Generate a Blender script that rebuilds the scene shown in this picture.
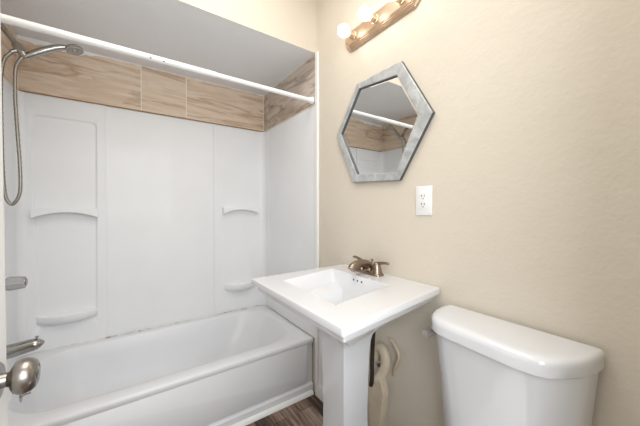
import bpy, bmesh, math, random
from mathutils import Vector, Matrix
random.seed(4)
PI = math.pi
sc = bpy.context.scene
for o in list(bpy.data.objects): bpy.data.objects.remove(o)
col = sc.collection

# ------------------------------------------------------------------ camera
cam_d = bpy.data.cameras.new('camera'); cam = bpy.data.objects.new('camera', cam_d); col.objects.link(cam)
cam.location = (-1.0182, -2.3137, 1.2109)
cam.rotation_euler = (math.radians(90-0.8916), 0, math.radians(-35.0))
cam_d.sensor_fit = 'HORIZONTAL'; cam_d.sensor_width = 36.0; cam_d.lens = 278.86/640*36
cam_d.clip_start = 0.01
sc.camera = cam
# ------------------------------------------------------------------ world, light, exposure
w = bpy.data.worlds.new('world'); sc.world = w; w.use_nodes = True
w.node_tree.nodes['Background'].inputs[0].default_value = (1.0, 0.98, 0.95, 1)
w.node_tree.nodes['Background'].inputs[1].default_value = 0.6
sc.view_settings.view_transform = 'Standard'; sc.view_settings.look = 'None'
sc.view_settings.gamma = 1.0; sc.view_settings.use_curve_mapping = False
sc.view_settings.exposure = 0.33
BULB = 8.5
def area(name, loc, target, sx, sy, power, colr):
    d = bpy.data.lights.new(name, 'AREA'); d.shape = 'RECTANGLE'; d.size = sx; d.size_y = sy
    d.energy = power; d.color = colr
    o = bpy.data.objects.new(name, d); col.objects.link(o); o.location = loc
    o.rotation_euler = (Vector(target)-Vector(loc)).to_track_quat('-Z', 'Y').to_euler()
    return o
area('hall_fill', (-0.95, -3.0, 1.70), (-0.75, -0.4, 1.45), 1.4, 1.3, 31, (0.93, 0.97, 1.0))  # added fill from the doorway side
area('overhead_fill', (-0.80, -1.6, 2.66), (-0.80, -1.6, 0), 0.9, 1.1, 12, (1.0, 0.98, 0.95))  # added soft fill from above, not a known ceiling lamp

# ------------------------------------------------------------------ materials
def srgb(r, g, b):
    f = lambda c: (c/255/12.92) if c/255 <= .04045 else ((c/255+.055)/1.055)**2.4
    return (f(r), f(g), f(b), 1)
class M:
    def __init__(s, name):
        s.m = bpy.data.materials.new(name); s.m.use_nodes = True
        s.nt = s.m.node_tree; s.b = s.nt.nodes['Principled BSDF']
    def n(s, t, **kw):
        x = s.nt.nodes.new(t)
        for k, v in kw.items(): setattr(x, k, v)
        return x
    def l(s, a, b): s.nt.links.new(a, b)
    def coord(s, scale=(1,1,1), rot=(0,0,0), loc=(0,0,0)):
        t = s.n('ShaderNodeTexCoord'); mp = s.n('ShaderNodeMapping')
        mp.inputs['Scale'].default_value = scale; mp.inputs['Rotation'].default_value = rot
        mp.inputs['Location'].default_value = loc
        s.l(t.outputs['Object'], mp.inputs[0]); return mp.outputs[0]
    def noise(s, v, scale, detail=4, rough=.55, dist=0):
        x = s.n('ShaderNodeTexNoise'); x.inputs['Scale'].default_value = scale
        x.inputs['Detail'].default_value = detail; x.inputs['Roughness'].default_value = rough
        x.inputs['Distortion'].default_value = dist
        s.l(v, x.inputs['Vector']); return x.outputs['Fac']
    def ramp(s, fac, stops):
        r = s.n('ShaderNodeValToRGB'); e = r.color_ramp.elements
        e[0].position, e[0].color = stops[0]; e[1].position, e[1].color = stops[-1]
        for p, c in stops[1:-1]:
            k = e.new(p); k.color = c
        s.l(fac, r.inputs[0]); return r.outputs[0]
    def bump(s, fac, strength, dist=.002):
        b = s.n('ShaderNodeBump'); b.inputs['Strength'].default_value = strength
        b.inputs['Distance'].default_value = dist
        s.l(fac, b.inputs['Height']); s.l(b.outputs[0], s.b.inputs['Normal'])
def plain(name, c, rough=.5, metal=0, spec=.5, vary=.04, nscale=6, bump=0, bscale=60, coat=0):
    m = M(name); v = m.coord()
    f = m.noise(v, nscale)
    lo = tuple(x*(1-vary) for x in c[:3])+(1,); hi = tuple(min(1, x*(1+vary)) for x in c[:3])+(1,)
    m.l(m.ramp(f, [(.3, lo), (.7, hi)]), m.b.inputs['Base Color'])
    m.b.inputs['Roughness'].default_value = rough; m.b.inputs['Metallic'].default_value = metal
    m.b.inputs['Specular IOR Level'].default_value = spec
    m.b.inputs['Coat Weight'].default_value = coat; m.b.inputs['Coat Roughness'].default_value = .08
    if bump: m.bump(m.noise(v, bscale, 3), bump)
    return m.m
def wallpaint(name, c):
    m = M(name); v = m.coord()
    f = m.noise(v, 2.2, 5)
    m.l(m.ramp(f, [(.25, tuple(x*.97 for x in c[:3])+(1,)), (.75, c)]), m.b.inputs['Base Color'])
    m.b.inputs['Roughness'].default_value = .55; m.b.inputs['Specular IOR Level'].default_value = .35
    n1 = m.noise(v, 11, 6, .5); n2 = m.noise(v, 75, 2)
    a = m.n('ShaderNodeMath', operation='MULTIPLY_ADD'); m.l(n2, a.inputs[0]); a.inputs[1].default_value = .25
    m.l(n1, a.inputs[2]); m.bump(a.outputs[0], .55, .006)
    return m.m
WALL = wallpaint('beige_wall_paint', srgb(217, 208, 193))
CEIL = wallpaint('grey_white_alcove_ceiling', srgb(240, 240, 241))
RCEIL = wallpaint('room_ceiling_paint', srgb(236, 232, 222))
TRIM = plain('white_trim_paint', srgb(236, 236, 235), .35, vary=.02)
DOORM = plain('white_door_paint', srgb(238, 238, 237), .4, vary=.02)
PORC = plain('white_porcelain', srgb(222, 223, 226), .12, vary=.01, coat=.5)
TUBM = plain('white_tub_enamel', srgb(226, 227, 230), .4, vary=.025, nscale=3, coat=.05)
RODM = plain('white_rod_enamel', srgb(238, 239, 240), .25, vary=.01)
LIDM = plain('white_seat_plastic', srgb(236, 236, 236), .3, vary=.01)
CHROME = plain('satin_chrome', srgb(168, 166, 162), .22, 1, vary=.08, nscale=20)
LEVERM = plain('bright_satin_lever', srgb(240, 238, 232), .3, 1, vary=.03)
NICKEL = plain('brushed_nickel', srgb(158, 152, 146), .3, 1, vary=.06, nscale=30)
BRONZE = plain('warm_brushed_nickel_faucet', srgb(150, 134, 120), .3, 1, vary=.1, nscale=30)
BRASS = plain('champagne_brass', srgb(208, 184, 160), .34, 1, vary=.08, nscale=14)
HOSEM = plain('ribbed_steel_hose', srgb(150, 146, 140), .32, 1, vary=.1, nscale=120)
OUTM = plain('outlet_plastic', srgb(238, 238, 238), .35, vary=.01)
DARK = plain('dark_slot', srgb(35, 33, 32), .6)
DRAINDK = plain('dark_rubber_supply_hose', srgb(52, 45, 38), .5, vary=.3, nscale=40)
PIPEP = plain('beige_painted_pipe', srgb(205, 190, 168), .45, vary=.08, nscale=18)
CAULK = plain('brown_grout', srgb(150, 112, 78), .7, vary=.15, nscale=30)
GROUT = plain('cream_grout', srgb(240, 230, 214), .8, vary=.1, nscale=40)
CLEARK = plain('cloudy_acrylic_knob', srgb(205, 205, 205), .15, vary=.05); 
for nd in CLEARK.node_tree.nodes:
    if nd.type == 'BSDF_PRINCIPLED':
        nd.inputs['Transmission Weight'].default_value = .55; nd.inputs['IOR'].default_value = 1.45

def surround_mat():
    m = M('white_surround_acrylic'); v = m.coord(scale=(1, 1, 1))
    f = m.noise(v, 2.5, 5); base = m.ramp(f, [(.3, srgb(234, 235, 237)), (.7, srgb(239, 240, 242))])
    m.l(base, m.b.inputs['Base Color']); m.b.inputs['Roughness'].default_value = .45
    m.b.inputs['Specular IOR Level'].default_value = .35; m.b.inputs['Coat Weight'].default_value = .1
    m.bump(m.noise(m.coord(scale=(3, 3, .8)), 3, 2), .12, .01)
    return m.m
SURR = surround_mat()
def mirror_mat():
    m = M('silvered_mirror_glass'); m.b.inputs['Base Color'].default_value = srgb(232, 234, 234)
    m.b.inputs['Metallic'].default_value = 1; m.b.inputs['Roughness'].default_value = .015
    return m.m
MIRR = mirror_mat()
def frame_mat():
    m = M('weathered_galvanised_frame'); v = m.coord()
    f = m.noise(v, 22, 6, .65, .6)
    m.l(m.ramp(f, [(.3, srgb(158, 161, 163)), (.52, srgb(188, 191, 193)), (.72, srgb(212, 214, 214))]), m.b.inputs['Base Color'])
    m.b.inputs['Metallic'].default_value = .35; m.b.inputs['Roughness'].default_value = .45
    m.bump(f, .2, .002); return m.m
FRAME = frame_mat()
FRAMEDK = plain('dark_frame_outline', srgb(96, 98, 101), .5, .3, vary=.15, nscale=30)  # outer sides and inner lip coloured darker than the face, as an outline
def stone(name, rot, grey):
    m = M(name)
    v0 = m.coord(); at = m.n('ShaderNodeAttribute'); at.attribute_name = 'tile_id'
    def co(scale, loc=(0, 0, 0)):
        mp = m.n('ShaderNodeMapping'); mp.inputs['Scale'].default_value = scale; mp.inputs['Rotation'].default_value = rot
        mp.inputs['Location'].default_value = loc; m.l(v0, mp.inputs[0])
        ml = m.n('ShaderNodeVectorMath', operation='MULTIPLY_ADD'); m.l(at.outputs['Fac'], ml.inputs[0])
        ml.inputs[1].default_value = (3.7, 5.3, 7.9); m.l(mp.outputs[0], ml.inputs[2]); return ml.outputs[0]
    v = co((1, 1, 3.6) if grey else (.6, .6, 4.5))
    f = m.noise(v, 1.9, 9, .62, .5)
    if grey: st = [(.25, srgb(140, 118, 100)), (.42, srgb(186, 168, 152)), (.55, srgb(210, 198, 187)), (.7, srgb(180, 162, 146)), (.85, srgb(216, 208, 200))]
    else: st = [(.25, srgb(178, 146, 118)), (.38, srgb(206, 180, 155)), (.47, srgb(228, 211, 192)), (.56, srgb(214, 190, 166)), (.66, srgb(232, 218, 202)), (.8, srgb(204, 180, 156))]
    base = m.ramp(f, st)
    g = m.noise(co((.8, .8, 4.2) if grey else (.5, .5, 3.4), (3.1, 1.7, .4)), 2.0, 7, .55, .5)
    a = m.n('ShaderNodeMath', operation='SUBTRACT'); m.l(g, a.inputs[0]); a.inputs[1].default_value = .5
    b = m.n('ShaderNodeMath', operation='ABSOLUTE'); m.l(a.outputs[0], b.inputs[0])
    vein = m.ramp(b.outputs[0], [(0, (.6, .6, .6, 1)), (.035, (0, 0, 0, 1))])
    mm = m.n('ShaderNodeMixRGB'); m.l(vein, mm.inputs[0]); m.l(base, mm.inputs[1])
    mm.inputs[2].default_value = srgb(118, 98, 84) if grey else srgb(168, 130, 98)
    m.l(mm.outputs[0], m.b.inputs['Base Color'])
    m.b.inputs['Roughness'].default_value = .38
    return m.m
STONE = stone('travertine_tile', (0, math.radians(-5), 0), False)
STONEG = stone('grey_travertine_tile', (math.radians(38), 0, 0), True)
def floor_mat():
    m = M('dark_wood_vinyl_plank')
    v = m.coord(rot=(0, 0, PI/2))
    br = m.n('ShaderNodeTexBrick'); m.l(v, br.inputs['Vector'])
    br.inputs['Color1'].default_value = (0, 0, 0, 1); br.inputs['Color2'].default_value = (1, 1, 1, 1)
    br.inputs['Mortar'].default_value = (.1, .1, .1, 1)
    br.inputs['Scale'].default_value = 1; br.inputs['Brick Width'].default_value = .55
    br.inputs['Row Height'].default_value = .085; br.inputs['Mortar Size'].default_value = .0012
    br.offset = .37
    v2 = m.coord(scale=(26, 1.6, 1)); f = m.noise(v2, 2.4, 7, .65, .4)
    mx = m.n('ShaderNodeMath', operation='MULTIPLY_ADD'); m.l(br.outputs['Color'], mx.inputs[0]); mx.inputs[1].default_value = .34
    m.l(f, mx.inputs[2])
    c = m.ramp(mx.outputs[0], [(.38, srgb(34, 25, 22)), (.55, srgb(78, 60, 50)), (.7, srgb(126, 102, 88)), (.9, srgb(176, 156, 142))])
    mm = m.n('ShaderNodeMixRGB'); m.l(br.outputs['Fac'], mm.inputs[0]); m.l(c, mm.inputs[1]); mm.inputs[2].default_value = srgb(30, 22, 18)
    m.l(mm.outputs[0], m.b.inputs['Base Color']); m.b.inputs['Roughness'].default_value = .42
    m.bump(f, .15, .002)
    return m.m
FLOOR = floor_mat()
def bulb_mat():
    m = M('lit_frosted_bulb'); m.b.inputs['Base Color'].default_value = (1, 1, 1, 1)
    m.b.inputs['Emission Color'].default_value = (1.0, .95, .88, 1); m.b.inputs['Emission Strength'].default_value = BULB
    return m.m
BULBM = bulb_mat()

# ------------------------------------------------------------------ mesh helpers
def obj(name, bm, mat, parent=None, smooth=35, bevel=0, seg=2):
    bmesh.ops.recalc_face_normals(bm, faces=bm.faces)
    me = bpy.data.meshes.new(name)
    if smooth:
        for f in bm.faces: f.smooth = True
        for e in bm.edges:
            if len(e.link_faces) == 2 and e.calc_face_angle(0) > math.radians(smooth): e.smooth = False
    bm.to_mesh(me); bm.free()
    o = bpy.data.objects.new(name, me); col.objects.link(o)
    mats = mat if isinstance(mat, (list, tuple)) else [mat]
    for k in mats: me.materials.append(k)
    if bevel:
        b = o.modifiers.new('bevel', 'BEVEL'); b.width = bevel; b.segments = seg; b.limit_method = 'ANGLE'
        b.angle_limit = math.radians(30); b.harden_normals = False
    if parent:
        o.parent = parent; o.matrix_parent_inverse = Matrix.Translation(-Vector(parent.location)) if True else Matrix()
    return o
def tag(o, label, cat, group=None):
    o['label'] = label; o['category'] = cat
    if group: o['group'] = group
    return o
def struct(o): o['kind'] = 'structure'; return o
def thing(name, loc, label, cat, group=None):
    o = bpy.data.objects.new(name, None); col.objects.link(o); o.location = loc; o.empty_display_size = .05
    return tag(o, label, cat, group)
def B(): return bmesh.new()
def box(bm, x0, x1, y0, y1, z0, z1, mi=0):
    v = [bm.verts.new((x, y, z)) for x in (x0, x1) for y in (y0, y1) for z in (z0, z1)]
    for f in ((0,1,3,2), (4,6,7,5), (0,4,5,1), (2,3,7,6), (0,2,6,4), (1,5,7,3)):
        fc = bm.faces.new([v[i] for i in f]); fc.material_index = mi
    return bm
def loft(bm, loops, cap0=True, cap1=True, close=True, closed_loops=False):
    L = [[bm.verts.new(p) for p in lp] for lp in loops]
    n = len(L[0]); R = range(n if close else n-1)
    pairs = list(zip(L[:-1], L[1:])) + ([(L[-1], L[0])] if closed_loops else [])
    for a, b in pairs:
        for i in R:
            j = (i+1) % n
            bm.faces.new((a[i], a[j], b[j], b[i]))
    if not closed_loops:
        if cap0: bm.faces.new(L[0])
        if cap1: bm.faces.new(L[-1])
    return bm
def rrect(x0, x1, y0, y1, r, n=6):
    """rounded rectangle outline, list of (x,y); r a number or one radius per corner"""
    rs = r if isinstance(r, (list, tuple)) else [r]*4
    out = []
    for (cx, cy, a0, rr, sx, sy) in ((x1, y1, 0, rs[0], -1, -1), (x0, y1, 90, rs[1], 1, -1), (x0, y0, 180, rs[2], 1, 1), (x1, y0, 270, rs[3], -1, 1)):
        rr = max(rr, 1e-4)
        for k in range(n+1):
            a = math.radians(a0+90*k/n)
            out.append((cx+sx*rr+rr*math.cos(a), cy+sy*rr+rr*math.sin(a)))
    return out
def tube(bm, pts, r, seg=12, cap=True):
    P = [Vector(p) for p in pts]; rs = r if isinstance(r, (list, tuple)) else [r]*len(P)
    t = (P[1]-P[0]).normalized(); up = Vector((0, 0, 1)) if abs(t.z) < .9 else Vector((1, 0, 0))
    nrm = t.cross(up).normalized(); loops = []
    for i, p in enumerate(P):
        if i == 0: tt = P[1]-P[0]
        elif i == len(P)-1: tt = P[-1]-P[-2]
        else: tt = (P[i+1]-P[i]).normalized()+(P[i]-P[i-1]).normalized()
        tt.normalize(); nrm = (nrm-tt*nrm.dot(tt)).normalized(); bn = tt.cross(nrm)
        loops.append([p+(nrm*math.cos(2*PI*k/seg)+bn*math.sin(2*PI*k/seg))*rs[i] for k in range(seg)])
    return loft(bm, loops, cap, cap)
def smoothpath(pts, n=8):
    P = [Vector(p) for p in pts]; P = [P[0]*2-P[1]]+P+[P[-1]*2-P[-2]]; out = []
    for i in range(1, len(P)-2):
        for k in range(n):
            t = k/n; a, b, c, d = P[i-1:i+3]
            out.append(.5*((2*b)+(c-a)*t+(2*a-5*b+4*c-d)*t*t+(3*b-a-3*c+d)*t**3))
    out.append(P[-2]); return out
def lathe(bm, prof, origin, axis, seg=24):
    """prof list of (distance along axis, radius)"""
    ax = Vector(axis).normalized(); u = ax.orthogonal().normalized(); v = ax.cross(u); o = Vector(origin)
    loops = [[o+ax*h+(u*math.cos(2*PI*k/seg)+v*math.sin(2*PI*k/seg))*max(r, 1e-4) for k in range(seg)] for h, r in prof]
    return loft(bm, loops)
def prism(bm, poly, a0, a1, axis='y'):
    """poly of 2D points extruded along an axis. y: (x,z); x: (y,z); z: (x,y)"""
    f = {'y': lambda p, a: (p[0], a, p[1]), 'x': lambda p, a: (a, p[0], p[1]), 'z': lambda p, a: (p[0], p[1], a)}[axis]
    return loft(bm, [[f(p, a0) for p in poly], [f(p, a1) for p in poly]])

# ------------------------------------------------------------------ room shell
L = 1.524; D = 0.794; ZC = 2.204; ZT = 1.882; ZR = 0.361; YS = -2.36; H = 2.72
struct(obj('floor', box(B(), -L-.1, .1, -3.6, .1, -.08, 0), FLOOR, smooth=0))
struct(obj('wall_right', box(B(), 0, .1, YS, .1, 0, H), WALL, smooth=0))
struct(obj('wall_back', box(B(), -L, 0, 0, .1, 0, H), WALL, smooth=0))
struct(obj('wall_left', box(B(), -L-.1, -L, YS, .1, 0, H), WALL, smooth=0))
bm = B(); box(bm, -L-.1, -1.225, YS-.11, YS, 0, H); box(bm, -.43, .1, YS-.11, YS, 0, H); box(bm, -1.225, -.43, YS-.11, YS, 2.06, H)
struct(obj('wall_front', bm, WALL, smooth=0))
struct(obj('ceiling', box(B(), -L-.1, .1, YS-.11, .1, H, H+.08), RCEIL, smooth=0))
# soffit over the tub: beige face, grey-white underside
bm = B(); box(bm, -L, 0, -.824, 0, ZC+.001, H)
for f in bm.faces:
    f.normal_update()
    if abs(f.normal.z) > .9 and f.calc_center_median().z < H-.1: f.material_index = 1
struct(obj('wall_soffit', bm, [WALL, CEIL], smooth=0))
# door casing round the doorway
bm = B(); box(bm, -.43, -.415, YS-.11, YS, 0, 2.06); box(bm, -.43, -.37, YS, YS+.015, 0, 2.12)
box(bm, -1.24, -1.225, YS-.11, YS, 0, 2.06); box(bm, -1.285, -.37, YS, YS+.015, 2.06, 2.12)
struct(obj('trim_1', bm, TRIM, bevel=.003))
# vertical white trim at the alcove edge
bm = B(); box(bm, -.016, 0, -.854, -.824, 0.0, ZC)
struct(obj('trim_2', bm, TRIM, bevel=.004))
struct(obj('trim_7', box(B(), -.006, 0, -.935, -.8545, .088, .70), TRIM, bevel=.002))
# baseboard with moulded top on the right wall
bm = B()
prism(bm, [(0, 0), (-.014, 0), (-.014, .062), (-.011, .070), (-.011, .078), (-.005, .088), (0, .088)], YS+.0, -.855, 'y')
struct(obj('baseboard_right', bm, TRIM, bevel=.001))
bm = B(); prism(bm, [(0, 0), (-.014, 0), (-.014, .062), (-.011, .070), (-.011, .078), (-.005, .088), (0, .088)], -.84, -1.2, 'y')
for v in bm.verts: v.co = Vector((-L-v.co.x, v.co.y*0+(-.84 if v.co.y > -1 else YS), v.co.z))
struct(obj('baseboard_left', bm, TRIM, bevel=.001))
# quarter round at the foot of the tub
bm = B()
q = [(-D-.001, 0.0)]+[(-D-.001-.022*math.cos(a), .022*math.sin(a)) for a in [PI/2*k/6 for k in range(7)]]
prism(bm, q, -L+.001, -.019, 'x')
struct(obj('trim_3', bm, TRIM))

# tile band above the surround
def tiles(name, spans, axis, mat, flip=1):
    root = None; bm = B(); g = .0028
    for a, b in spans:
        if axis == 'x': box(bm, a+g, b-g, -.010, -.001, ZT+.004, ZC-.004)
        elif axis == 'r': box(bm, -.010, -.001, a+g, b-g, ZT+.004, ZC-.004)
        else: box(bm, -L+.001, -L+.010, a+g, b-g, ZT+.004, ZC-.004)
    o = struct(obj(name, bm, mat, bevel=.0012, smooth=0))
    a = o.data.attributes.new('tile_id', 'FLOAT', 'FACE')
    for k in range(len(o.data.polygons)): a.data[k].value = float(k//6)+1
    return o
tb = tiles('trim_4', [(-L+.01, -.917), (-.917, -.631), (-.631, -.011)], 'x', STONE)
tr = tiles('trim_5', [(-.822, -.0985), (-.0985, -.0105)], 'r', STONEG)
tl = tiles('trim_6', [(-.62, -.0105), (-D, -.62)], 'l', STONE)
bm = B(); box(bm, -L+.0005, -.0005, -.0096, -.0003, ZT, ZC); gr = obj('grout', bm, GROUT, tb, smooth=0)
bm = B(); box(bm, -.0096, -.0003, -.823, -.0005, ZT, ZC); obj('grout', bm, GROUT, tr, smooth=0)
bm = B(); box(bm, -L+.0003, -L+.0085, -D, -.0005, ZT, ZC); obj('grout', bm, GROUT, tl, smooth=0)
# uneven brown mortar line where the tile meets the plastic, and ragged plaster line at the top
bm = B(); box(bm, -L+.008, -.008, -.0125, -.0102, ZT+.001, ZT+.008)
obj('grout_line', bm, CAULK, tb, smooth=0)
bm = B(); n = 60; bot = []; 
for i in range(n+1):
    x = -L+.011+(L-.022)*i/n
    dep = .005+.005*random.random()+max(0, min(1, (-1.12-x)/.12))*(.014+.016*random.random())
    bot.append((x, ZC-dep))
prism(bm, bot+[(-.011, ZC-.0005), (-L+.011, ZC-.0005)], -.0125, -.0102, 'y')
obj('plaster_edge', bm, CEIL, tb, smooth=0)

# ------------------------------------------------------------------ bathtub
tub = thing('bathtub', (-.76, -.4, 0), 'white enamelled alcove bathtub with a plain apron front', 'bathtub')
G = .003
def lp(x0, x1, y0, y1, r, z, n=12): return [(x, y, z) for x, y in rrect(x0, x1, y0, y1, r, n)]
X0, X1, Y0, Y1 = -L+.002, -.008, -D+.001, -G
bm = B()
loops = [lp(X0, X1, Y0+.012, Y1, .002, .001), lp(X0, X1, Y0+.012, Y1, .002, ZR-.035),
         lp(X0, X1, Y0+.002, Y1, .004, ZR-.032), lp(X0, X1, Y0, Y1, .004, ZR-.022), lp(X0, X1, Y0+.001, Y1, .004, ZR-.010),
         lp(X0, X1, Y0+.006, Y1, .004, ZR-.002), lp(X0+.002, X1-.002, Y0+.014, Y1-.002, .004, ZR),
         lp(-1.452, -.070, -.712, -.068, .20, ZR), lp(-1.449, -.076, -.707, -.072, .198, ZR-.003),
         lp(-1.445, -.085, -.700, -.077, .196, ZR-.013),
         lp(-1.438, -.115, -.680, -.092, .20, ZR-.08), lp(-1.425, -.165, -.662, -.112, .20, ZR-.17),
         lp(-1.400, -.225, -.640, -.140, .19, .090), lp(-1.370, -.270, -.610, -.170, .17, .062), lp(-1.31, -.34, -.56, -.22, .14, .052)]
loft(bm, loops)
obj('tub_body', bm, TUBM, tub, smooth=50)
# raised apron panel with rounded lower corner
bm = B(); a = [(x, z) for x, z in rrect(-L+.04, -.045, .078, ZR-.034, [.003, .003, .035, .035], 6)]
a2 = [(x, z) for x, z in rrect(-L+.047, -.052, .085, ZR-.036, [.003, .003, .03, .03], 6)]
loft(bm, [[(x, Y0+.0125, z) for x, z in a], [(x, Y0+.006, z) for x, z in a], [(x, Y0+.0025, z) for x, z in a2]])
obj('apron_panel', bm, TUBM, tub, smooth=60)
bm = B(); prism(bm, [(Y0+.013, .0), (Y0, .0), (Y0, .052), (Y0+.0125, .066)], X0+.004, X1-.002, 'x')
obj('apron_toe', bm, TUBM, tub)
bm = B(); lathe(bm, [(0, .034), (.003, .034), (.005, .030), (.0055, .012)], (-1.25, -.39, .052), (0, 0, 1))
dr = obj('drain', bm, CHROME, tub)
# overflow plate with trip lever on the tap end
bm = B(); lathe(bm, [(0, .040), (.004, .040), (.009, .034), (.011, .012)], (-1.449, -.385, .290), (1, 0, .1))
ov = obj('overflow_plate', bm, CHROME, tub)
bm = B(); tube(bm, [(-1.440, -.385, .300), (-1.425, -.385, .304), (-1.405, -.385, .306)], [.006, .004, .005], 10)
obj('trip_lever', bm, CHROME, ov)

# ------------------------------------------------------------------ shower surround
su = thing('shower_surround', (-.76, -.02, ZR), 'white glossy plastic tub wall surround with moulded corner shelves', 'surround')
zb = ZR+.001; zt = ZT-.001
obj('centre_panel', box(B(), -1.114, -.437, -.008, -.001, zb, zt), SURR, su, smooth=0, bevel=.002)
def corner_panel(xa, xb, rec, t, dp):
    def R(x0, x1, xb0, xb1, z0, z1, y, r, n=6):
        pts = []
        for x, z in rrect(0, 1, z0, z1, 1e-4, n): pass
        pts = rrect(x0, x1, z0, z1, r, n); out = []
        for x, z in pts:
            k = (z-z0)/(z1-z0); a0 = xb0+(x0-xb0)*k; a1 = xb1+(x1-xb1)*k; u = (x-x0)/(x1-x0)
            out.append((a0+(a1-a0)*u, y, z))
        return out
    bm = B(); x0, x1, b0, b1, z0, z1 = rec
    loft(bm, [R(xa, xb, xa, xb, zb, zt, -.001, .002), R(xa, xb, xa, xb, zb, zt, -t+.003, .002),
              R(xa+.003, xb-.003, xa+.003, xb-.003, zb+.002, zt-.003, -t, .003),
              R(x0, x1, b0, b1, z0, z1, -t, .03), R(x0+.004, x1-.004, b0+.004, b1-.004, z0+.004, z1-.004, -t+dp*.35, .028),
              R(x0+.010, x1-.010, b0+.010, b1-.010, z0+.010, z1-.010, -t+dp, .024)])
    return obj('corner_panel', bm, SURR, su, smooth=40)
corner_panel(-L+.004, -1.116, (-1.466, -1.158, -1.452, -1.168, .50, 1.765), t=.016, dp=.011)
corner_panel(-.435, -.004, (-.385, -.065, -.372, -.082, .46, 1.80), t=.012, dp=.0018)
def shelf_arch(x0, x1, zt_, depth, thick, arch):
    """ledge with a straight lip and an arched underside"""
    bm = B(); n = 20; top = [(x0, zt_), (x1, zt_)]
    bot = [(x1+(x0-x1)*i/n, zt_-thick+arch*math.sin(PI*i/n)**.8) for i in range(n+1)]
    prism(bm, top+bot, -.005, -depth, 'y')
    return obj('soap_shelf', bm, SURR, su, smooth=40, bevel=.004, seg=3)
def shelf_bow(x0, x1, zt_, depth, thick):
    """ledge whose front bows out, with a rounded underside"""
    bm = B(); n = 20; loops = []
    for i in range(n+1):
        u = i/n; x = x0+(x1-x0)*u; q = math.sin(PI*u)**.7; d = .018+(depth-.018)*q
        loops.append([(x, -.005, zt_), (x, -d+.008, zt_), (x, -d+.002, zt_-.003), (x, -d, zt_-.009), (x, -d+.004, zt_-thick*.6), (x, -d*.7, zt_-thick*(.6+.3*q)), (x, -.005, zt_-thick*(.7+.45*q))])
    loft(bm, loops)
    return obj('soap_shelf', bm, SURR, su, smooth=40)
shelf_arch(-1.462, -1.158, 1.210, .060, .058, .036)
shelf_bow(-1.452, -1.168, .572, .070, .066)
shelf_arch(-.372, -.078, 1.222, .060, .054, .034)
shelf_bow(-.356, -.090, .596, .075, .072)
# end panels and corner coves
obj('end_panel', box(B(), -.006, -.0005, -.822, -.03, zb, zt), SURR, su, smooth=0, bevel=.002)
obj('end_panel', box(B(), -L+.0005, -L+.006, -D+.002, -.03, zb, zt), SURR, su, smooth=0, bevel=.002)
def cove(xc, s):
    bm = B(); r = .05
    arc = [(xc+s*(r-r*math.sin(a)), -(r-r*math.cos(a))) for a in [PI/2*k/8 for k in range(9)]]
    poly = [(xc+s*.0003, -.0003)]+[(x-s*0, y) for x, y in arc]
    poly = [(xc+s*.001, -.001), (xc+s*(r+.006), -.001), (xc+s*(r+.006), -.012)]+[(xc+s*(.006+r-r*math.sin(a)), -.012-(r-r*math.cos(a))) for a in [PI/2*k/8 for k in range(1, 9)]]+[(xc+s*.001, -.012-r)]
    prism(bm, poly, zb, zt, 'z'); obj('corner_cove', bm, SURR, su, smooth=30)
cove(0, -1); cove(-L, 1)
bm = B(); box(bm, -.0085, -.004, -.104, -.098, zb, zt); obj('seam_bead', bm, SURR, su, smooth=0, bevel=.0015)
bm = B(); box(bm, -1.119, -1.112, -.0185, -.006, zb, zt); obj('seam_bead', bm, SURR, su, smooth=0, bevel=.002)
bm = B(); box(bm, -.440, -.434, -.0145, -.006, zb, zt); obj('seam_bead', bm, SURR, su, smooth=0, bevel=.002)
# caulk bead with grime where the surround meets the tub
def caulk_mat():
    m = M('stained_white_caulk'); f = m.noise(m.coord(), 14, 6, .7)
    m.l(m.ramp(f, [(.36, srgb(150, 146, 140)), (.44, srgb(215, 214, 212)), (.6, srgb(232, 232, 231))]), m.b.inputs['Base Color'])
    m.b.inputs['Roughness'].default_value = .6; return m.m
bm = B(); pts = [(-L+.03+(L-.06)*i/50, -.020-.002*random.random(), ZR+.002) for i in range(51)]
tube(bm, pts, [.0045+.002*random.random() for _ in pts], 8)
obj('caulk_bead', bm, caulk_mat(), su)

# ------------------------------------------------------------------ shower rod
rod = thing('shower_curtain_rod', (-.76, -.790, 1.913), 'long white shower curtain rod spanning the tub alcove', 'rod')
bm = B(); tube(bm, [(-L+.006, -.790, 1.913), (-.62, -.790, 1.913)], .0155, 24); r1 = obj('outer_tube', bm, RODM, rod)
bm = B(); tube(bm, [(-.62, -.790, 1.913), (-.012, -.790, 1.913)], .0132, 24); obj('inner_tube', bm, RODM, rod)
for xx, s in ((-.0115, -1), (-L+.0115, 1)):
    bm = B(); lathe(bm, [(0, .024), (.008, .024), (.014, .019), (.030, .0175), (.032, .014)], (xx, -.790, 1.913), (s, 0, 0)); obj('end_cap', bm, RODM, rod)
for xx in (-.914, -.860):
    d_ = Vector((-.11, -1.55, -.71)).normalized(); d_.x = 0; d_.normalize()
    bm = B(); lathe(bm, [(0, .0032), (.002, .0032)], Vector((xx, -.790, 1.913))+d_*.0145, d_, 10); obj('screw_hole', bm, DARK, r1)

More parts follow.
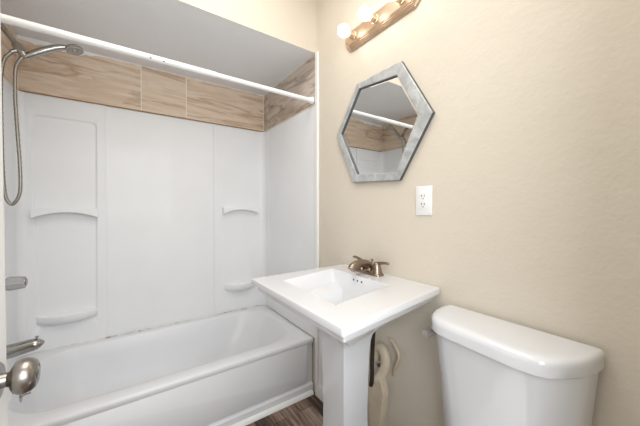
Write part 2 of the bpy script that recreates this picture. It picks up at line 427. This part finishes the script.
# ------------------------------------------------------------------ shower head with hose
YF = -.38
sh = thing('handheld_shower', (-L+.01, YF, 2.0), 'chrome handheld shower head on a curved arm with a looping steel hose', 'shower')
bm = B(); arm = smoothpath([(-L+.010, YF, 2.095), (-1.495, YF, 2.080), (-1.462, YF, 2.035), (-1.432, YF, 1.99)], 6)
tube(bm, arm, .0115, 14); obj('shower_arm', bm, CHROME, sh)
bm = B(); lathe(bm, [(0, .03), (.004, .029), (.010, .014), (.011, .010)], (-L+.0095, YF, 2.095), (1, 0, 0)); obj('flange', bm, CHROME, sh)
bm = B(); tube(bm, [(-1.440, YF, 2.002), (-1.433, YF, 1.99), (-1.418, YF, 1.966), (-1.407, YF, 1.948)], [.014, .020, .020, .014], 16)
br_ = obj('bracket', bm, CHROME, sh)
bm = B(); tube(bm, [(-1.425, YF-.004, 1.972), (-1.452, YF-.01, 1.950)], [.011, .009], 12); tube(bm, [(-1.418, YF, 1.966), (-1.412, YF-.02, 1.975)], [.012, .009], 12)
obj('bracket_knob', bm, CHROME, br_)
bm = B(); hp = smoothpath([(-1.408, YF, 1.945), (-1.37, YF, 1.975), (-1.33, YF, 2.003), (-1.285, YF, 2.030), (-1.240, YF, 2.044)], 5)
n = len(hp); tube(bm, hp, [.0125+.005*math.sin(PI*min(1, k/(n-1)*1.1)) for k in range(n)], 16)
obj('handle', bm, CHROME, sh)
bm = B(); ax = Vector((.25, -.2, -1)).normalized()
lathe(bm, [(-.014, .006), (-.016, .018), (-.008, .032), (.002, .038), (.008, .037), (.010, .031)], Vector((-1.226, YF, 2.040)), ax, 28)
hd = obj('spray_head', bm, CHROME, sh)
bm = B(); lathe(bm, [(0, .031), (.003, .029), (.0035, .012), (.007, .010)], Vector((-1.226, YF, 2.040))+ax*.0095, ax, 24); obj('spray_face', bm, NICKEL, hd)
bm = B()
hz = smoothpath([(-1.450, YF-.012, 1.948), (-1.474, YF-.012, 1.905), (-1.486, YF-.010, 1.80), (-1.487, YF-.008, 1.62), (-1.486, YF-.006, 1.42), (-1.480, YF, 1.275), (-1.459, YF+.004, 1.232), (-1.434, YF+.006, 1.285), (-1.431, YF+.006, 1.40), (-1.438, YF+.006, 1.58), (-1.443, YF+.004, 1.74), (-1.440, YF, 1.87), (-1.430, YF, 1.913), (-1.414, YF, 1.944)], 14)
tube(bm, hz, [.0068+.0009*(k % 2) for k in range(len(hz))], 10)
obj('hose', bm, HOSEM, sh, smooth=80)

# ------------------------------------------------------------------ valve and spout
va = thing('shower_valve', (-L+.008, YF, .853), 'cloudy clear acrylic shower valve knob above the tub spout', 'valve')
bm = B(); lathe(bm, [(0, .07), (.003, .069), (.009, .055), (.011, .02), (.016, .016), (.03, .014)], (-L+.0065, YF, .853), (1, 0, 0), 32); obj('escutcheon', bm, CHROME, va)
bm = B(); seg = 10; prof = [(.028, .016), (.034, .027), (.046, .031), (.075, .029), (.098, .026), (.100, .021)]
loops = []
for h, r in prof:
    loops.append([Vector((-L+.0075+h, YF+math.cos(2*PI*k/40)*r*(1+.07*math.cos(2*PI*k/40*seg)), .853+math.sin(2*PI*k/40)*r*(1+.07*math.cos(2*PI*k/40*seg)))) for k in range(40)])
loft(bm, loops); obj('knob', bm, CLEARK, va, smooth=60)
bm = B(); lathe(bm, [(0, .019), (.003, .017), (.004, .005)], (-L+.1080, YF, .853), (1, 0, 0)); obj('knob_cap', bm, NICKEL, va)

sp = thing('tub_spout', (-L+.008, YF, .52), 'chrome tub spout with diverter pin below the acrylic valve', 'spout')
bm = B(); pp = [(-L+.007, YF, .525), (-1.48, YF, .528), (-1.43, YF, .534), (-1.400, YF, .538), (-1.378, YF, .535), (-1.368, YF, .526)]
tube(bm, smoothpath(pp, 5), [.034-.008*k/25-.006*max(0, (k-18)/7) for k in range(26)], 20); obj('spout_body', bm, CHROME, sp)
bm = B(); lathe(bm, [(0, .004), (.016, .004), (.017, .0075), (.021, .0075), (.022, .005)], (-1.383, YF, .556), (.1, 0, 1), 14); obj('diverter_pin', bm, CHROME, sp)

# ------------------------------------------------------------------ door with knob
door = struct(obj('door_1', box(B(), -1.2370, -1.2008, -2.318, -1.556, .008, 2.045), DOORM, bevel=.002))
KY, KZ = -1.628, .922
bm = B(); lathe(bm, [(.0, .033), (.004, .033), (.009, .028), (.010, .014)], (-1.2007, KY, KZ), (1, 0, 0), 32)
knob = obj('door_knob', bm, NICKEL, door)
bm = B(); lathe(bm, [(.009, .0125), (.018, .0115), (.0225, .014), (.0235, .020), (.027, .0255), (.033, .0285), (.040, .0288), (.047, .0270), (.0525, .0225), (.0545, .018), (.055, .015), (.053, .012)], (-1.2007, KY, KZ), (1, 0, 0), 36)
obj('knob_grip', bm, NICKEL, knob)
bm = B(); lathe(bm, [(.0525, .0115), (.0545, .0115), (.0565, .008)], (-1.2007, KY, KZ), (1, 0, 0), 20); obj('lock_button', bm, CHROME, knob)
bm = B(); box(bm, -1.2300, -1.2080, -1.5562, -1.5535, KZ-.03, KZ+.03); obj('latch_plate', bm, NICKEL, door, smooth=0)

# ------------------------------------------------------------------ light bar with globe bulbs
YB = [-1.213, -1.366, -1.519]; ZB = 2.112
lb = thing('vanity_light_bar', (0, -1.366, ZB), 'champagne metal strip light with stepped edges and bulb sockets above the mirror', 'light fixture')
bm = B(); hy0, hy1 = -1.606, -1.126; h = .052
steps = [(0, 0), (-.010, 0), (-.014, .006), (-.014, .012), (-.020, .014), (-.020, .020), (-.026, .022), (-.026, .030), (-.031, .032), (-.031, .036), (-.034, .040)]
def oct_(ins, x):
    y0, y1, z0, z1 = hy0+ins, hy1-ins, ZB-h+ins, ZB+h-ins; c = .035-ins*.4
    return [(x, y0+c, z0), (x, y1-c, z0), (x, y1, z0+c), (x, y1, z1-c), (x, y1-c, z1), (x, y0+c, z1), (x, y0, z1-c), (x, y0, z0+c)]
loft(bm, [oct_(i*.55, x-.0005) for x, i in steps]); obj('back_plate', bm, BRASS, lb, smooth=20)
for k, y in enumerate(YB):
    bm = B(); lathe(bm, [(0, .021), (.004, .0215), (.006, .017), (.022, .0165), (.024, .019), (.036, .0185), (.0365, .013)], (-.0335, y, ZB), (-1, 0, 0), 24)
    obj('socket', bm, BRASS, lb)
def bulb_bm(y):
    bm = B(); prof = [(-.004, .012), (0, .0125), (.006, .0135)]
    r = .030; c = .031
    for a in range(18, 181, 9):
        t = math.radians(a); prof.append((c-r*math.cos(t)+.0, max(.0003, r*math.sin(t))))
    prof = [p for p in prof if True]
    lathe(bm, [(h_, r_) for h_, r_ in prof], (-.071, y, ZB), (-1, 0, 0), 28); return bm
lab = ['lit white globe bulb at the left end of the light bar, nearest the tub',
       'lit white globe bulb in the second socket, between the other two bulbs',
       'lit white globe bulb in the socket at the right end of the light bar']
for y, lb_ in zip(YB, lab):
    o = obj('globe_bulb', bulb_bm(y), BULBM); tag(o, lb_, 'light bulb', 'globe bulbs on the vanity light bar')

# ------------------------------------------------------------------ hexagonal mirror
mr = thing('hexagonal_mirror', (0, -1.36, 1.60), 'hexagonal wall mirror in a weathered grey metal frame', 'mirror')
outer = [(-1.507, 1.860), (-1.662, 1.593), (-1.500, 1.337), (-1.195, 1.352), (-1.053, 1.622), (-1.226, 1.861)]
inner = [(-1.485, 1.806), (-1.599, 1.603), (-1.485, 1.374), (-1.227, 1.390), (-1.094, 1.630), (-1.240, 1.832)]
def ofs(poly, k):
    cx = sum(p[0] for p in poly)/6; cz = sum(p[1] for p in poly)/6
    return [(cx+(y-cx)*k, cz+(z-cz)*k) for y, z in poly]
def PX(poly, x): return [(x, y, z) for y, z in poly]
bm = B(); loft(bm, [PX(outer, -.001), PX(outer, -.019), PX(ofs(outer, .988), -.022), PX(ofs(inner, 1.015), -.022), PX(inner, -.020), PX(inner, -.009), PX(inner, -.001)], closed_loops=True)
bm.normal_update()
for k, f in enumerate(bm.faces): f.material_index = 1 if k//6 in (0, 4) else 0
obj('mirror_frame', bm, [FRAME, FRAMEDK], mr, smooth=20)
bm = B(); loft(bm, [PX(ofs(inner, .999), -.006), PX(ofs(inner, .999), -.0105), PX(ofs(inner, .95), -.0115)])
obj('mirror_glass', bm, MIRR, mr, smooth=0)

# ------------------------------------------------------------------ outlet
ou = thing('wall_outlet', (0, -1.613, 1.243), 'white duplex wall outlet plate below the mirror', 'outlet')
yc, zc = -1.6135, 1.2435
bm = B(); loft(bm, [[(x, y, z) for y, z in rrect(yc-.038+i, yc+.038-i, zc-.0605+i, zc+.0605-i, .003, 3)] for x, i in ((-.0005, 0), (-.004, 0), (-.0065, .003))])
obj('cover_plate', bm, OUTM, ou)
bm = B(); loft(bm, [[(x, y, z) for y, z in rrect(yc-.0165+i, yc+.0165-i, zc-.034+i, zc+.034-i, .003, 3)] for x, i in ((-.006, 0), (-.0080, 0), (-.0086, .001))])
rc = obj('receptacle', bm, OUTM, ou)
for s in (1, -1):
    for dy in (.0065, -.0065):
        obj('slot', box(B(), -.0090, -.0085, yc+dy-.0013, yc+dy+.0013, zc+s*.017-.001, zc+s*.017+.0085), DARK, rc, smooth=0)
    bm = B(); lathe(bm, [(0, .0026), (.0005, .0026)], (-.0085, yc, zc+s*.017-.008), (-1, 0, 0), 12); obj('ground_hole', bm, DARK, rc)

# ------------------------------------------------------------------ pedestal sink
ZS = .900
sk = thing('pedestal_sink', (-.3, -1.41, 0), 'white square pedestal sink with stepped rim against the beige wall', 'sink')
def quad_loop(xf, xb, yl_f, yr_f, yl_b, yr_b, z, r=.008, n=5):
    """rounded quadrilateral; f = front (x more negative), b = wall side"""
    out = []
    for x, y in rrect(0, 1, 0, 1, r/.6, n):
        X = xf+(xb-xf)*x; a = yr_f+(yr_b-yr_f)*x; b = yl_f+(yl_b-yl_f)*x
        out.append((X, a+(b-a)*y, z))
    return out
def S(ins, z, r=.008, wall=0, k=1.0): return quad_loop(-.560+ins*k, -.002-wall, -1.124-ins, -1.762+ins, -1.108-ins, -1.690+ins, z, r)
bm = B()
PFX0, PFX1, PY0, PY1 = -.338, -.212, -1.502, -1.365     # pedestal shaft footprint
def Pd(i, z, x1=0): return quad_loop(PFX0-i, PFX1+i+x1, PY1+i, PY0-i, PY1+i, PY0-i, z, .012)
loops = [S(.215, .705, .02, .04, 1), S(.190, .735, .02, .03, .95), S(.170, .785, .015, .02, .72), S(.155, .820, .015, .01, .6), S(.120, .836, .012, 0, .6), S(.060, .841, .01), S(.036, .843, .008), S(.026, .845), S(.022, .849), S(.019, .862), S(.017, .866), S(.012, .868), S(.0115, .8695), S(.010, .873), S(.003, .8755), S(.0005, .877), S(.000, .881), S(.000, .8965), S(.0012, .8993), S(.004, ZS), S(.010, ZS)]
def Bq(ins, z, r, fr=0):
    return quad_loop(-.458+ins+fr, -.140-ins*.35, -1.246-ins, -1.605+ins, -1.172-ins, -1.550+ins, z, r)
loops += [Bq(-.012, ZS, .012), Bq(-.004, ZS, .012), Bq(0, ZS-.003, .012), Bq(.004, ZS-.012, .014), Bq(.014, .865, .025), Bq(.040, .805, .05), Bq(.062, .775, .07), Bq(.095, .760, .08), Bq(.135, .755, .08)]
loft(bm, loops)
bmesh.ops.remove_doubles(bm, verts=bm.verts, dist=1e-5)
basin = obj('basin', bm, PORC, sk, smooth=32)
bm = B()
loft(bm, [Pd(.045, .001), Pd(.045, .02), Pd(.03, .06), Pd(.012, .10), Pd(.002, .16), Pd(.0, .40), Pd(.004, .60), Pd(.008, .67), Pd(.014, .70), Pd(.030, .73), Pd(.04, .75), Pd(.04, .765)])
obj('pedestal', bm, PORC, sk, smooth=40)
bm = B(); lathe(bm, [(0, .020), (.002, .020), (.003, .012), (-.002, .010)], (-.30, -1.385, .7552), (0, 0, 1)); obj('drain', bm, BRONZE, sk)
# three overflow holes on the wall side of the bowl
def bowl_wall(y, z):   # x of the basin back wall at height z (linear between the lofted loops)
    t = (ZS-.012-z)/(ZS-.012-.865); return -.140-(.004+.010*t)*.35
for y in (-1.338, -1.365, -1.392):
    z = .878; bm = B(); lathe(bm, [(0, .0045), (.0012, .0045)], (bowl_wall(y, z)+.0005, y, z), (-1, 0, .15), 12); obj('overflow_hole', bm, DARK, basin)

# faucet
FY = -1.350; FX = -.056; FZ = ZS+.0003
fa = thing('centerset_faucet', (FX, FY, ZS), 'bronze toned two handle faucet on the back ledge of the sink', 'faucet')
fa.name = 'sink_faucet'
bm = B()
def fl(ix, iy, z, r=.022): return [(x, y, z) for x, y in rrect(FX-.027+ix, FX+.027-ix, FY-.083+iy, FY+.083-iy, r, 6)]
loft(bm, [fl(0, 0, FZ), fl(0, 0, FZ+.006), fl(.003, .003, FZ+.010), fl(.008, .008, FZ+.014, .018), fl(.013, .013, FZ+.016, .013)])
obj('base_plate', bm, BRONZE, fa, smooth=50)
bm = B(); spt = smoothpath([(FX+.004, FY, FZ+.008), (FX-.002, FY, FZ+.035), (FX-.030, FY, FZ+.050), (FX-.070, FY, FZ+.052), (FX-.098, FY, FZ+.044), (FX-.112, FY, FZ+.030)], 6)
tube(bm, spt, [.024-.006*min(1, k/14)+.002*max(0, (k-20)/10) for k in range(len(spt))], 18); spo = obj('spout', bm, BRONZE, fa, smooth=60)
bm = B(); tube(bm, [(FX+.022, FY, FZ+.012), (FX+.022, FY, FZ+.058)], .0025, 8); lathe(bm, [(0, .003), (.003, .006), (.009, .006), (.012, .003)], (FX+.022, FY, FZ+.056), (0, 0, 1), 12); obj('lift_rod', bm, BRONZE, fa)
for s in (1, -1):
    hy = FY+s*.052
    bm = B(); lathe(bm, [(0, .026), (.006, .0245), (.022, .021), (.036, .017), (.044, .014), (.048, .008)], (FX, hy, FZ+.012), (0, 0, 1), 22); hh = obj('handle', bm, BRONZE, fa, smooth=40)
    bm = B(); tube(bm, smoothpath([(FX, hy, FZ+.052), (FX+.004, hy+s*.022, FZ+.059), (FX+.006, hy+s*.048, FZ+.063), (FX+.007, hy+s*.066, FZ+.062)], 4), [.010, .0095, .009, .008, .0075, .007, .0065, .006, .006, .006, .0065, .0065, .005], 12)
    obj('lever', bm, BRONZE, hh, smooth=60)

# ------------------------------------------------------------------ plumbing on the wall under the sink
pl = thing('drain_plumbing', (0, -1.42, .45), 'exposed drain pipe with dark hose and beige painted trap on the wall under the sink', 'plumbing')
bm = B(); tube(bm, smoothpath([(-.150, -1.475, .735), (-.14, -1.462, .66), (-.13, -1.449, .60), (-.128, -1.444, .535), (-.128, -1.444, .458), (-.12, -1.430, .42)], 6), .0095, 12); hs = obj('supply_hose', bm, DRAINDK, pl)
for (y, z) in ((-1.428, .639), (-1.419, .597)):
    bm = B(); lathe(bm, [(-.008, .010), (.008, .010)], (-.132, y+.004, z), (0, 1, .2), 12); obj('hose_clip', bm, DRAINDK, hs)
bm = B(); tube(bm, smoothpath([(-.030, -1.375, .490), (-.030, -1.388, .540), (-.034, -1.414, .556), (-.040, -1.440, .535), (-.045, -1.448, .490), (-.060, -1.438, .450), (-.078, -1.425, .42)], 6), .023, 16); obj('trap_pipe', bm, PIPEP, pl)
bm = B(); tube(bm, [(-.040, -1.400, .470), (-.050, -1.425, .487), (-.052, -1.455, .468)], .009, 12); obj('slip_nut', bm, DRAINDK, pl)
# torn edge of the wall opening, painted over
bm = B(); rim = [(-.001, -1.425, .600), (-.004, -1.445, .600), (-.012, -1.470, .588), (-.016, -1.500, .555), (-.014, -1.490, .515), (-.010, -1.470, .470), (-.006, -1.462, .44)]
tube(bm, smoothpath(rim, 5), [.007]*31, 8); obj('pipe_collar', bm, PIPEP, pl)
bm = B()
prof = [(-1.370, -1.462, .440), (-1.372, -1.468, .418), (-1.376, -1.478, .392), (-1.385, -1.466, .29), (-1.392, -1.455, .20), (-1.40, -1.446, .02)]
loft(bm, [[(-.055, a, z), (-.093, a, z), (-.093, b, z), (-.055, b, z)] for a, b, z in prof]); obj('pipe_cover', bm, PIPEP, pl, bevel=.004)

# ------------------------------------------------------------------ toilet
to = thing('toilet', (-.35, -1.93, 0), 'white two piece toilet with a bowed tank lid at the right edge', 'toilet')
lidp = [(-.014, -1.722), (-.060, -1.720), (-.105, -1.728), (-.145, -1.743), (-.172, -1.765), (-.188, -1.795), (-.193, -1.84), (-.197, -1.90), (-.202, -1.96), (-.206, -2.02), (-.200, -2.066), (-.184, -2.093), (-.155, -2.113), (-.110, -2.137), (-.065, -2.149), (-.014, -2.154)]
def resamp(poly, ins, z, cx=-.10, cy=-1.935):
    out = []
    for x, y in poly:
        dx = x-cx; dy = y-cy
        nx = x+(ins if dx < 0 else 0)*min(1, abs(dx)/.05) if x < -.02 else x
        ny = y-math.copysign(min(ins, abs(dy)*.9), dy)*min(1, abs(dy)/.12)
        out.append((nx, ny, z))
    return out
bm = B(); loft(bm, [resamp(lidp, .014, .800), resamp(lidp, .004, .800), resamp(lidp, -.003, .804), resamp(lidp, -.003, .828), resamp(lidp, -.001, .838), resamp(lidp, .005, .845), resamp(lidp, .012, .848), resamp(lidp, .025, .849)])
obj('tank_lid', bm, PORC, to, smooth=50)
bm = B(); loft(bm, [resamp(lidp, .055, .405), resamp(lidp, .045, .412), resamp(lidp, .040, .45), resamp(lidp, .024, .65), resamp(lidp, .011, .801)])
obj('tank', bm, PORC, to, smooth=50)
bm = B(); lathe(bm, [(0, .013), (.003, .013), (.006, .009), (.014, .008)], (-.085, -1.7365, .768), (0, 1, 0), 18)
lv = obj('flush_lever', bm, CHROME, to)
bm = B(); loft(bm, [[(x, y, z) for x, z in rrect(-.140+i, -.076-i, .745+i, .774-i, .004, 4)] for y, i in ((-1.724, .003), (-1.722, 0), (-1.704, 0), (-1.702, .003))])
obj('lever_grip', bm, LEVERM, lv)
# bowl: lofted ellipses leaning forward from a narrow foot
def ell(x0, x1, wy, z, n=28, sq=1.0):
    cx = (x0+x1)/2; a = (x1-x0)/2
    return [(cx+a*math.copysign(abs(math.cos(t))**sq, math.cos(t)), -1.935+wy*math.copysign(abs(math.sin(t))**sq, math.sin(t)), z) for t in [2*PI*k/n for k in range(n)]]
bm = B(); loft(bm, [ell(-.60, -.10, .10, .001), ell(-.60, -.10, .10, .03), ell(-.58, -.11, .085, .08), ell(-.56, -.10, .085, .18), ell(-.60, -.08, .12, .26), ell(-.68, -.05, .165, .33), ell(-.725, -.03, .182, .375), ell(-.73, -.03, .184, .392), ell(-.725, -.035, .180, .398), ell(-.69, -.24, .130, .397), ell(-.67, -.26, .115, .36), ell(-.60, -.33, .07, .25)])
obj('bowl', bm, PORC, to, smooth=50)
bm = B(); box(bm, -.22, -.03, -2.09, -1.78, .36, .408); obj('tank_deck', bm, PORC, to, bevel=.012, seg=3)
bm = B(); loft(bm, [ell(-.735, -.245, .186, .400), ell(-.735, -.245, .186, .414), ell(-.67, -.30, .12, .414), ell(-.67, -.30, .12, .400)], closed_loops=True); obj('seat', bm, LIDM, to, smooth=50, bevel=.003)
bm = B(); loft(bm, [ell(-.733, -.240, .185, .416), ell(-.735, -.240, .187, .425), ell(-.72, -.25, .175, .434), ell(-.66, -.30, .12, .437)]); obj('seat_cover', bm, LIDM, to, smooth=50)
